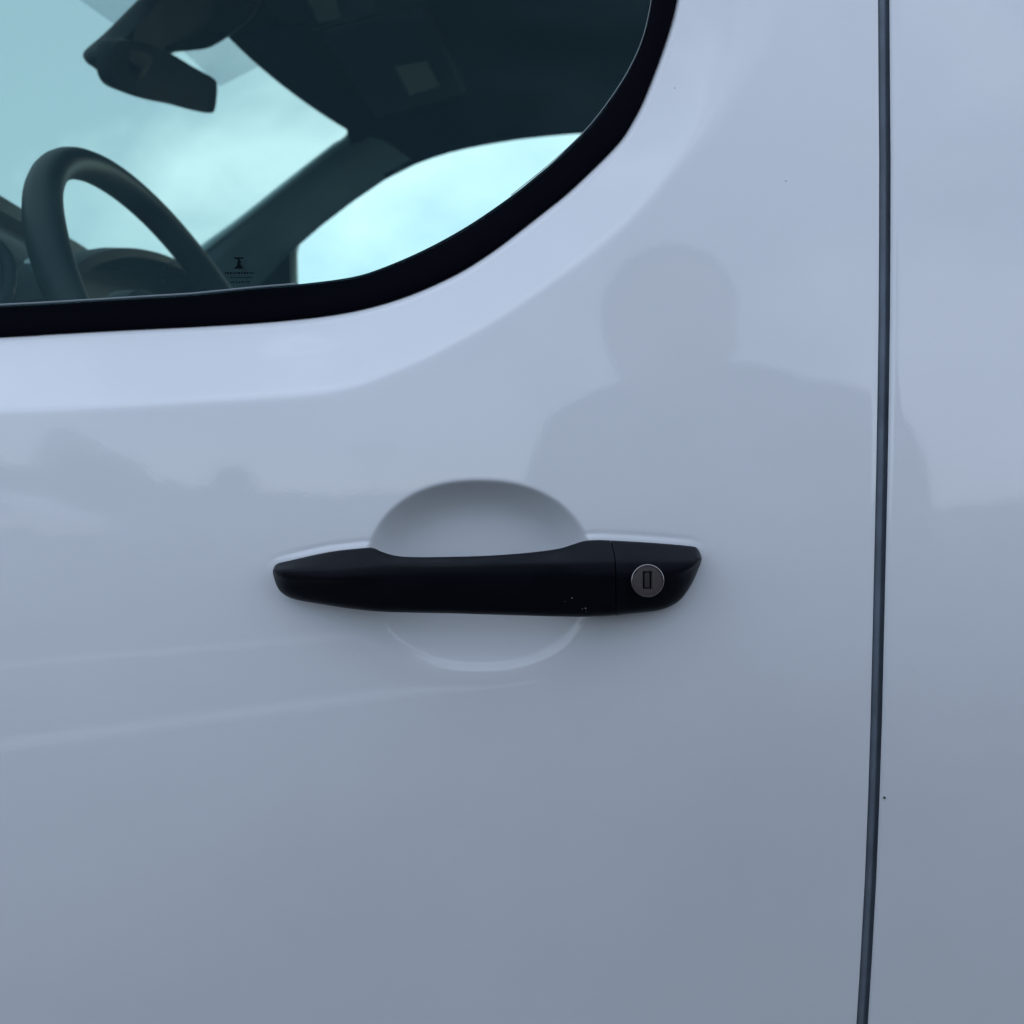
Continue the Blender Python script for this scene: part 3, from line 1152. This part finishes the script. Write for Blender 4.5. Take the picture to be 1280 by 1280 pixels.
# quarter panel and division bar at the front of the far window
bm = bmesh.new()
q = [(262, 420), (300, 385), (318, 352), (335, 330), (358, 308), (365, 303), (365, 420)]
vsF = [bm.verts.new(P(u, v, 1.755)) for u, v in q]
bm.faces.new(vsF)
bmesh.ops.solidify(bm, geom=bm.faces[:], thickness=0.012)
adopt(from_bm('quarter_panel', bm, mat('quarter_plastic', (0.012, 0.022, 0.06), rough=0.5), None))
bm = bmesh.new()
loops = []
for v in (290, 330, 370, 430):
    loops.append([P(363.5, v, 1.75), P(364.5, v, 1.735), P(368, v, 1.73), P(371.2, v, 1.736), P(372, v, 1.75)])
loft(bm, loops)
adopt(from_bm('division_bar', bm, mat('division_bar', (0.50, 0.52, 0.46), rough=0.5), None))

# far side of the body: a sheet with the window opening, its pane, and everything that closes the cab
fo = [(p[0], p[1]) for p in resamp(win_edge[18:], 60)] + [(1300, 520), (1200, 560), (800, 575), (420, 560), (376, 540)]
fpane = pane('passenger_glass', fo, lambda u, v: 1.765, M_GLASS, centre=(800, 380))
adopt(fpane)
bm = bmesh.new()
inner_l = [Vector(P(u, v, 1.77)) for u, v in fo]
cc = Vector(P(800, 380, 1.77))
outer_l = []
for p in inner_l:
    d_ = p - cc
    tx = min((1.6 - cc.x) / d_.x if d_.x > 1e-6 else 1e9, (-0.95 - cc.x) / d_.x if d_.x < -1e-6 else 1e9)
    tz = min((CAMZ + 0.90 - cc.z) / d_.z if d_.z > 1e-6 else 1e9, (0.35 - cc.z) / d_.z if d_.z < -1e-6 else 1e9)
    outer_l.append(cc + d_ * max(1.02, min(tx, tz)))
# the screen pillar cuts the front top corner
for p in outer_l:
    zmax = CAMZ + min(0.885, 0.835 + 0.81 * (p.x + 0.372))
    if p.z > zmax:
        p.z = zmax
loft(bm, [inner_l, outer_l], closed=True, cap0=False, cap1=False)
bmesh.ops.solidify(bm, geom=bm.faces[:], thickness=0.01)
adopt(from_bm('passenger_side', bm, M_PAINT, None, smooth=False))
# far door inner card
bm = bmesh.new()
box(bm, (-0.95, 1.68, 0.4), (0.6, 1.74, CAMZ + 0.16), 0.01)
adopt(from_bm('passenger_door_card', bm, M_TRIM, None))

# bulkhead behind the seats, floor, seats
bm = bmesh.new()
box(bm, (0.62, 0.10, 0.35), (0.66, 1.72, CAMZ + 0.9), 0.0)
adopt(from_bm('bulkhead', bm, M_HEAD, None))
bm = bmesh.new()
box(bm, (-1.25, 0.10, 0.36), (0.62, 1.72, 0.40), 0.0)
adopt(from_bm('cab_floor', bm, M_TRIM, None))
seat_m = mat('seat_cloth', (0.03, 0.033, 0.038), rough=0.95, bump=(500, 0.3, 0.001))
for yy in (0.42, 1.28):
    st_ = adopt(empty('seat', (0, 0, 0)))
    bm = bmesh.new()
    box(bm, (-0.12, yy - 0.25, 0.62), (0.40, yy + 0.25, 0.80), 0.05)
    from_bm('seat_cushion', bm, seat_m, st_)
    bm = bmesh.new()
    loops = []
    for z_, x_, w_ in [(0.74, 0.30, .23), (0.85, 0.34, .25), (1.05, 0.40, .25), (1.12, 0.43, .22)]:
        loops.append([(x_ + 0.06 * math.cos(q), yy + w_ * (abs(math.sin(q)) ** 0.6) * (1 if math.sin(q) > 0 else -1), z_) for q in [2 * math.pi * k / 24 for k in range(24)]])
    loft(bm, loops)
    from_bm('backrest', bm, seat_m, st_)
    bm = bmesh.new()
    box(bm, (-0.05, yy - 0.2, 0.40), (0.34, yy + 0.2, 0.63), 0.02)
    from_bm('seat_base', bm, M_TRIM, st_)

# interior mirror: shell and sensor housing, hung from the head of the windscreen
mir = adopt(empty('interior_mirror', (0, 0, 0)))
gl_loop = catmull([(140, 62, .74), (150, 50, .755), (185, 55, .80), (213, 67, .845), (240, 83, .89), (262, 95, .93), (269.5, 101, .945), (271, 108, .95), (270.5, 122, .95), (268, 138, .95), (262, 141.5, .945), (240, 137.5, .905),
                   (212, 130, .86), (185, 124.5, .81), (160, 117, .775), (146, 108, .755), (139, 90, .745)], 4, closed=True)
c0 = np.mean(gl_loop, 0)
bm = bmesh.new()
loops = []
for sc, dx, dy, dz in [(0.90, 0.002, 0, 0), (0.985, 0.0015, 0, 0), (1.0, -0.002, 0, 0), (0.99, -0.010, -0.002, 0.002), (0.92, -0.022, -0.006, 0.003), (0.75, -0.033, -0.010, 0.004), (0.4, -0.039, -0.012, 0.004)]:
    lp = []
    for p in gl_loop:
        q_ = c0 + (p - c0) * sc
        w3 = Vector(P(*q_)) + Vector((dx, dy, dz))
        lp.append(w3)
    loops.append(lp)
loft(bm, loops)
from_bm('mirror_shell', bm, M_MIRRORB, mir)
bm = bmesh.new()
sil = catmull([(103.5, 70, .77), (108, 61, .775), (130, 42, .79), (155, 17, .80), (185, -14, .82), (215, -50, .84), (300, -60, .92), (330, -20, .99), (318, 18, 1.01), (291, 42, 1.01), (262, 59.5, .96), (238, 63.5, .92), (212, 68, .88), (190, 92, .83), (166, 117, .80),
               (150, 111.5, .79), (132, 98, .78), (119, 86, .775), (109, 79, .77)], 4, closed=True)
c1 = np.mean(sil, 0)
loops = []
for sc, dy in [(0.55, -0.012), (0.85, -0.008), (0.97, 0.0), (1.0, 0.012), (0.99, 0.03), (0.90, 0.05), (0.6, 0.058)]:
    loops.append([P(*(c1[:2] + (p[:2] - c1[:2]) * sc), p[2] + dy) for p in sil])
loft(bm, loops)
from_bm('sensor_housing', bm, M_MIRRORB, mir)

# ------------------------------------------------------------------ the rest of the body (outside the frame)
bm = bmesh.new()
loops = []
for y in np.linspace(0.11, 1.74, 30):
    c = (y - 0.92) / 0.82
    zz = 0.955 - 0.07 * abs(c) ** 3.5
    loops.append([(wsx_t(min(max(y, .2), 1.6)) - 0.02, y, CAMZ + zz - 0.12), (wsx_t(min(max(y, .2), 1.6)) + 0.12, y, CAMZ + zz - 0.03), (0.2, y, CAMZ + zz), (3.2, y, CAMZ + zz)])
loft(bm, loops, closed=False)
bmesh.ops.solidify(bm, geom=bm.faces[:], thickness=0.012)
adopt(from_bm('roof', bm, M_PAINT, None))
bm = bmesh.new()
prof = [(-1.02, 0.42), (-1.25, 0.30), (-1.6, 0.20), (-1.85, 0.05), (-1.95, -0.25), (-1.95, -0.65), (-1.02, -0.70)]
loft(bm, [[(x, y, CAMZ + z) for x, z in prof] for y in (0.10, 0.03, 0.02, 1.82, 1.81, 1.74)] if False else [[(x * (1 if k else 0.995), y, CAMZ + z - d) for x, z in prof] for k, (y, d) in enumerate([(0.05, 0.03), (0.10, 0.0), (1.70, 0.0), (1.76, 0.03)])])
bmesh.ops.bevel(bm, geom=bm.edges[:], offset=0.02, segments=2, affect='EDGES')
adopt(from_bm('bonnet', bm, M_PAINT, None))
bm = bmesh.new()
box(bm, (-1.9, 0.10, 0.28), (3.2, 1.74, 0.36), 0.01)
adopt(from_bm('underbody', bm, M_TRIM, None))
bm = bmesh.new()
box(bm, (3.2, 0.05, 0.3), (3.25, 1.80, CAMZ + 0.95), 0.01)
adopt(from_bm('rear_doors', bm, M_PAINT, None))
bm = bmesh.new()
box(bm, (0.70, 1.74, 0.35), (3.2, 1.80, CAMZ + 0.87), 0.01)
adopt(from_bm('far_panel', bm, M_PAINT, None))
tyre = mat('tyre', (0.02, 0.02, 0.02), rough=0.85)
for x_ in (-1.45, 2.3):
    for y0, y1 in ((0.09, 0.30), (1.54, 1.75)):
        bm = bmesh.new()
        ym = (y0 + y1) / 2
        loops = []
        for r_, yy in [(0.21, y0), (0.30, y0), (0.325, y0 + 0.03), (0.33, ym), (0.325, y1 - 0.03), (0.30, y1), (0.21, y1)]:
            loops.append([(x_ + r_ * math.cos(q), yy, 0.33 + r_ * math.sin(q)) for q in [2 * math.pi * k / 40 for k in range(40)]])
        loft(bm, loops)
        adopt(from_bm('wheel', bm, tyre, None))


# ------------------------------------------------------------------ things standing behind the photographer
def skin_body(name, joints, bones, m, parent=None, root=0, levels=2):
    me = bpy.data.meshes.new(name)
    me.from_pydata([j[0] for j in joints], bones, [])
    o_ = bpy.data.objects.new(name, me)
    COL.objects.link(o_)
    me.materials.append(m)
    sk = o_.modifiers.new('skin', 'SKIN')
    sk.use_smooth_shade = True
    if not me.skin_vertices:
        bpy.context.view_layer.objects.active = o_
    dat = me.skin_vertices[0].data if me.skin_vertices else None
    if dat is None:
        return o_
    for i, j in enumerate(joints):
        r_ = j[1]
        dat[i].radius = r_ if isinstance(r_, tuple) else (r_, r_)
        dat[i].use_root = (i == root)
    sb = o_.modifiers.new('sub', 'SUBSURF')
    sb.levels = sb.render_levels = levels
    o_.parent = parent
    return o_


person = empty('person', (0.24, -0.88, 0), label='person in dark jacket leaning in to hold a phone up to the van door', category='person')
PL = Vector((0.24, -0.88, 0))


def pr(x, y, z):
    return (x - PL.x, y - PL.y, z - PL.z)


cloth = mat('dark_jacket', (0.035, 0.038, 0.045), rough=0.9)
trou = mat('trousers', (0.03, 0.035, 0.05), rough=0.9)
skinm = mat('skin', (0.42, 0.26, 0.19), rough=0.55)
hairm = mat('hair', (0.02, 0.015, 0.012), rough=0.8)
# hips set back, trunk leaning forwards, knees bent
J = [(pr(0.25, -1.16, 0.76), (0.17, 0.12)),       # 0 pelvis
     (pr(0.26, -1.05, 0.92), (0.19, 0.115)),      # 1 waist
     (pr(0.28, -0.92, 1.06), (0.235, 0.125)),     # 2 chest
     (pr(0.265, -0.84, 1.195), (0.15, 0.085)),      # 3 upper chest
     (pr(0.20, -0.79, 1.24), (0.085, 0.065)),     # 4 neck
     (pr(0.095, -0.84, 1.15), (0.075, 0.075)), (pr(0.02, -0.80, 0.92), (0.055, 0.055)), (pr(-0.005, -0.63, 0.955), (0.034, 0.034)),       # 5-7 left arm
     (pr(0.505, -0.84, 1.185), (0.085, 0.085)), (pr(0.50, -0.80, 0.90), (0.085, 0.085)), (pr(0.14, -0.62, 0.94), (0.034, 0.034)),        # 8-10 right arm
     (pr(0.15, -1.15, 0.72), (0.10, 0.10)), (pr(0.10, -0.92, 0.44), (0.065, 0.065)), (pr(0.10, -1.10, 0.10), (0.045, 0.045)),
     (pr(0.35, -1.15, 0.72), (0.10, 0.10)), (pr(0.42, -0.95, 0.44), (0.065, 0.065)), (pr(0.42, -1.15, 0.10), (0.045, 0.045))]
Bn = [(0, 1), (1, 2), (2, 3), (3, 4), (3, 5), (5, 6), (6, 7), (3, 8), (8, 9), (9, 10), (0, 11), (11, 12), (12, 13), (0, 14), (14, 15), (15, 16)]


def ensure_skin(o_, joints, root=0, levels=2):
    pass


def skin_obj(name, joints, bones, m, parent, root=0, levels=2):
    bm_ = bmesh.new()
    lay = bm_.verts.layers.skin.verify()
    vs2 = [bm_.verts.new(j[0]) for j in joints]
    for i, (vv2, j) in enumerate(zip(vs2, joints)):
        r_ = j[1] if isinstance(j[1], tuple) else (j[1], j[1])
        vv2[lay].radius = r_
        vv2[lay].use_root = (i == root)
    for a, b in bones:
        bm_.edges.new((vs2[a], vs2[b]))
    me = bpy.data.meshes.new(name)
    bm_.to_mesh(me)
    bm_.free()
    me.materials.append(m)
    o_ = bpy.data.objects.new(name, me)
    COL.objects.link(o_)
    o_.parent = parent
    sk = o_.modifiers.new('skin', 'SKIN')
    sk.use_smooth_shade = True
    sb = o_.modifiers.new('sub', 'SUBSURF')
    sb.levels = sb.render_levels = levels
    return o_


skin_obj('body', J, Bn, cloth, person)
# head: shaped from rings, chin to crown, with nose, ears and eyes
hc = Vector(pr(0.202, -0.71, 1.318))
bm = bmesh.new()
loops = []
for z_, wx, wy_, oy in [(-0.115, .022, .022, .035), (-0.105, .040, .045, .028), (-0.08, .056, .070, .012), (-0.04, .067, .086, 0), (0.0, .072, .093, -.004), (0.04, .074, .096, -.006), (0.075, .067, .086, -.008), (0.10, .047, .060, -.010), (0.115, .018, .024, -.012)]:
    loops.append([hc + Vector((1.07 * wx * math.cos(q), oy + wy_ * math.sin(q) + (0.016 * math.exp(-((q - math.pi / 2) / 0.16) ** 2) if -0.06 < z_ < 0.01 else 0), z_)) for q in [2 * math.pi * k / 40 for k in range(40)]])
loft(bm, loops)
for sx in (-1, 1):
    bmesh.ops.create_uvsphere(bm, u_segments=12, v_segments=8, radius=0.03, matrix=Matrix.Translation(hc + Vector((sx * 0.075, -0.008, -0.01))) @ Matrix.Diagonal((0.35, 0.6, 1, 1)))
from_bm('head', bm, skinm, person)
bm = bmesh.new()
loops = []
for z_, wx, wy_, oy in [(-0.06, .060, .056, -.042), (0.0, .079, .080, -.028), (0.045, .082, .098, -.014), (0.075, .071, .090, -.012), (0.100, .055, .070, -.012), (0.117, .034, .042, -.012), (0.126, .012, .016, -.012)]:
    loops.append([hc + Vector((1.07 * wx * math.cos(q), oy + wy_ * math.sin(q), z_)) for q in [2 * math.pi * k / 32 for k in range(32)]])
loft(bm, loops)
from_bm('hair', bm, hairm, person)
for sx in (-1, 1):
    bm = bmesh.new()
    bmesh.ops.create_uvsphere(bm, u_segments=12, v_segments=8, radius=0.011, matrix=Matrix.Translation(hc + Vector((sx * 0.03, 0.080, 0.008))))
    from_bm('eye', bm, hairm, person)
# hands: palm and five bent fingers each, closing on the phone
for sx, wrist in ((-1, (-0.005, -0.63, 0.955)), (1, (0.14, -0.62, 0.94))):
    W = Vector(pr(*wrist))
    edge_x = -0.02 if sx < 0 else 0.055
    palm = Vector(pr(edge_x + sx * 0.028, -0.56, 0.975))
    Jh = [(W, .022), (W.lerp(palm, .6), .024), (palm, .026)]
    Bh = [(0, 1), (1, 2)]
    for k in range(4):
        zo = 0.036 - 0.022 * k
        ln = (1.0, 1.08, 1.0, 0.8)[k]
        b0 = len(Jh)
        Jh += [(palm + Vector((sx * 0.004, 0.014, zo)), .0095), (palm + Vector((-sx * 0.004, 0.014 + .020 * ln, zo + .002)), .0088),
               (palm + Vector((-sx * 0.022 * ln, 0.012 + .016 * ln, zo + .002)), .008)]
        Bh += [(2, b0), (b0, b0 + 1), (b0 + 1, b0 + 2)]
    b0 = len(Jh)
    Jh += [(palm + Vector((-sx * 0.012, -0.018, 0.006)), .011), (palm + Vector((-sx * 0.036, -0.022, 0.022)), .009)]
    Bh += [(1, b0), (b0, b0 + 1)]
    skin_obj('hand', Jh, Bh, skinm, person, root=0)
for x_, y_ in ((0.10, -1.10), (0.42, -1.15)):
    bm = bmesh.new()
    loops = []
    for yy, w_, h_ in [(-0.08, .03, .05), (-0.04, .04, .085), (0.03, .042, .09), (0.10, .045, .06), (0.17, .042, .045), (0.20, .02, .03)]:
        loops.append([Vector(pr(x_ + w_ * math.cos(q), y_ + yy, h_ + h_ * math.sin(q))) for q in [2 * math.pi * k / 20 for k in range(20)]])
    loft(bm, loops)
    from_bm('shoe', bm, hairm, person)
bm = bmesh.new()
box(bm, (-0.02, -0.522, 0.912), (0.055, -0.513, 1.062), 0.003)
phone = from_bm('phone', bm, M_MIRRORB, None, label='black phone held upright in both hands by the person', category='phone')

# street lamp far across the car park
lamp = empty('street_lamp', (-9.2, -62, 0), label='tall grey street lamp standing alone across the car park', category='street lamp')
bm = bmesh.new()
tube(bm, [(0, 0, 0), (0, 0, 3), (0, 0, 6.1)], [0.11, 0.09, 0.07], 12)
from_bm('pole', bm, M_TRIM, lamp)
bm = bmesh.new()
box(bm, (-1.6, -0.15, 6.0), (1.6, 0.15, 6.25), 0.06)
from_bm('lamp_head', bm, M_TRIM, lamp)

# parked white car reflected at the left
car = empty('parked_car', (-8.6, -14, 0), label='white hatchback parked side on at the edge of the car park', category='car')
bm = bmesh.new()
body = [(-2.0, .35), (-2.05, .6), (-1.95, .85), (-1.2, .95), (-0.6, 1.38), (0.9, 1.42), (1.6, 1.05), (2.0, .9), (2.05, .5), (2.0, .3)]
loft(bm, [[(x, y, z if z < 0.96 else z * k2) for x, z in body] for y, k2 in ((-.85, .97), (-.78, 1), (.78, 1), (.85, .97))])
bmesh.ops.bevel(bm, geom=bm.edges[:], offset=0.05, segments=2, affect='EDGES')
from_bm('car_body', bm, mat('car_paint', (0.8, 0.8, 0.8), rough=0.3), car)
for y in (-0.862, 0.862):
    bm = bmesh.new()
    loops = [(-1.05, .97), (-0.55, 1.31), (0.82, 1.35), (1.35, 1.03)]
    vs3 = [bm.verts.new((x, y, z)) for x, z in loops]
    bm.faces.new(vs3)
    bmesh.ops.solidify(bm, geom=bm.faces[:], thickness=0.01)
    from_bm('side_window', bm, M_MIRRORB, car)
for x_ in (-1.3, 1.35):
    for y_ in (-0.8, 0.8):
        bm = bmesh.new()
        loops = []
        for r_, yy in [(0.2, -.1), (0.3, -.1), (0.32, -.06), (0.32, .06), (0.3, .1), (0.2, .1)]:
            loops.append([(x_ + r_ * math.cos(q), y_ + yy, 0.32 + r_ * math.sin(q)) for q in [2 * math.pi * k / 28 for k in range(28)]])
        loft(bm, loops)
        from_bm('wheel', bm, tyre, car)


# broken line of trees along the verge, seen only mirrored in the paint
leaf = mat('leaves', (0.05, 0.075, 0.035), rough=0.9, var=(3, 0.3))
bark = mat('bark', (0.08, 0.065, 0.05), rough=0.95)
for tx, ty, th_, tr_, tlab in [(-20, -47, 5.2, 2.2, 'middle sized leafy tree, second of the row counted from the smallest one'), (-24.5, -50, 6.4, 2.6, 'tallest leafy tree in the middle of the row on the verge'),
                               (-30, -46, 5.0, 2.1, 'leafy tree standing nearest to the car park beside the last tree'), (-15.5, -52, 4.2, 1.7, 'smallest leafy tree at the near end of the row'),
                               (-37, -50, 6.0, 2.6, 'broad leafy tree at the far end of the row'), (20, -60, 5.0, 2.0, 'lone leafy tree standing apart from the row on the verge')]:
    t_ = empty('tree', (tx, ty, 0), label=tlab, category='tree', group='trees along the far verge')
    bm = bmesh.new()
    tube(bm, [(0, 0, 0), (0.05, 0, th_ * 0.3), (0.0, 0.05, th_ * 0.6)], [0.16, 0.12, 0.07], 8)
    from_bm('trunk', bm, bark, t_)
    bm = bmesh.new()
    blobs = [(random.uniform(-.5, .5) * tr_, random.uniform(-.5, .5) * tr_, th_ * random.uniform(0.5, 0.85), tr_ * random.uniform(.35, .6)) for _ in range(9)]
    for k in range(900):
        bx_, by_, bz_, br_ = random.choice(blobs)
        d_ = Vector((random.gauss(0, 1), random.gauss(0, 1), random.gauss(0, 1))).normalized() * br_ * random.uniform(.6, 1.05)
        c_ = Vector((bx_, by_, bz_)) + d_
        a_ = Vector((random.gauss(0, 1), random.gauss(0, 1), random.gauss(0, 1))).normalized() * 0.17
        b_ = a_.cross(Vector((random.gauss(0, 1), random.gauss(0, 1), random.gauss(0, 1)))).normalized() * 0.14
        bm.faces.new([bm.verts.new(c_ + q_) for q_ in (-a_, b_, a_, -b_)])
    from_bm('crown', bm, leaf, t_, smooth=False)
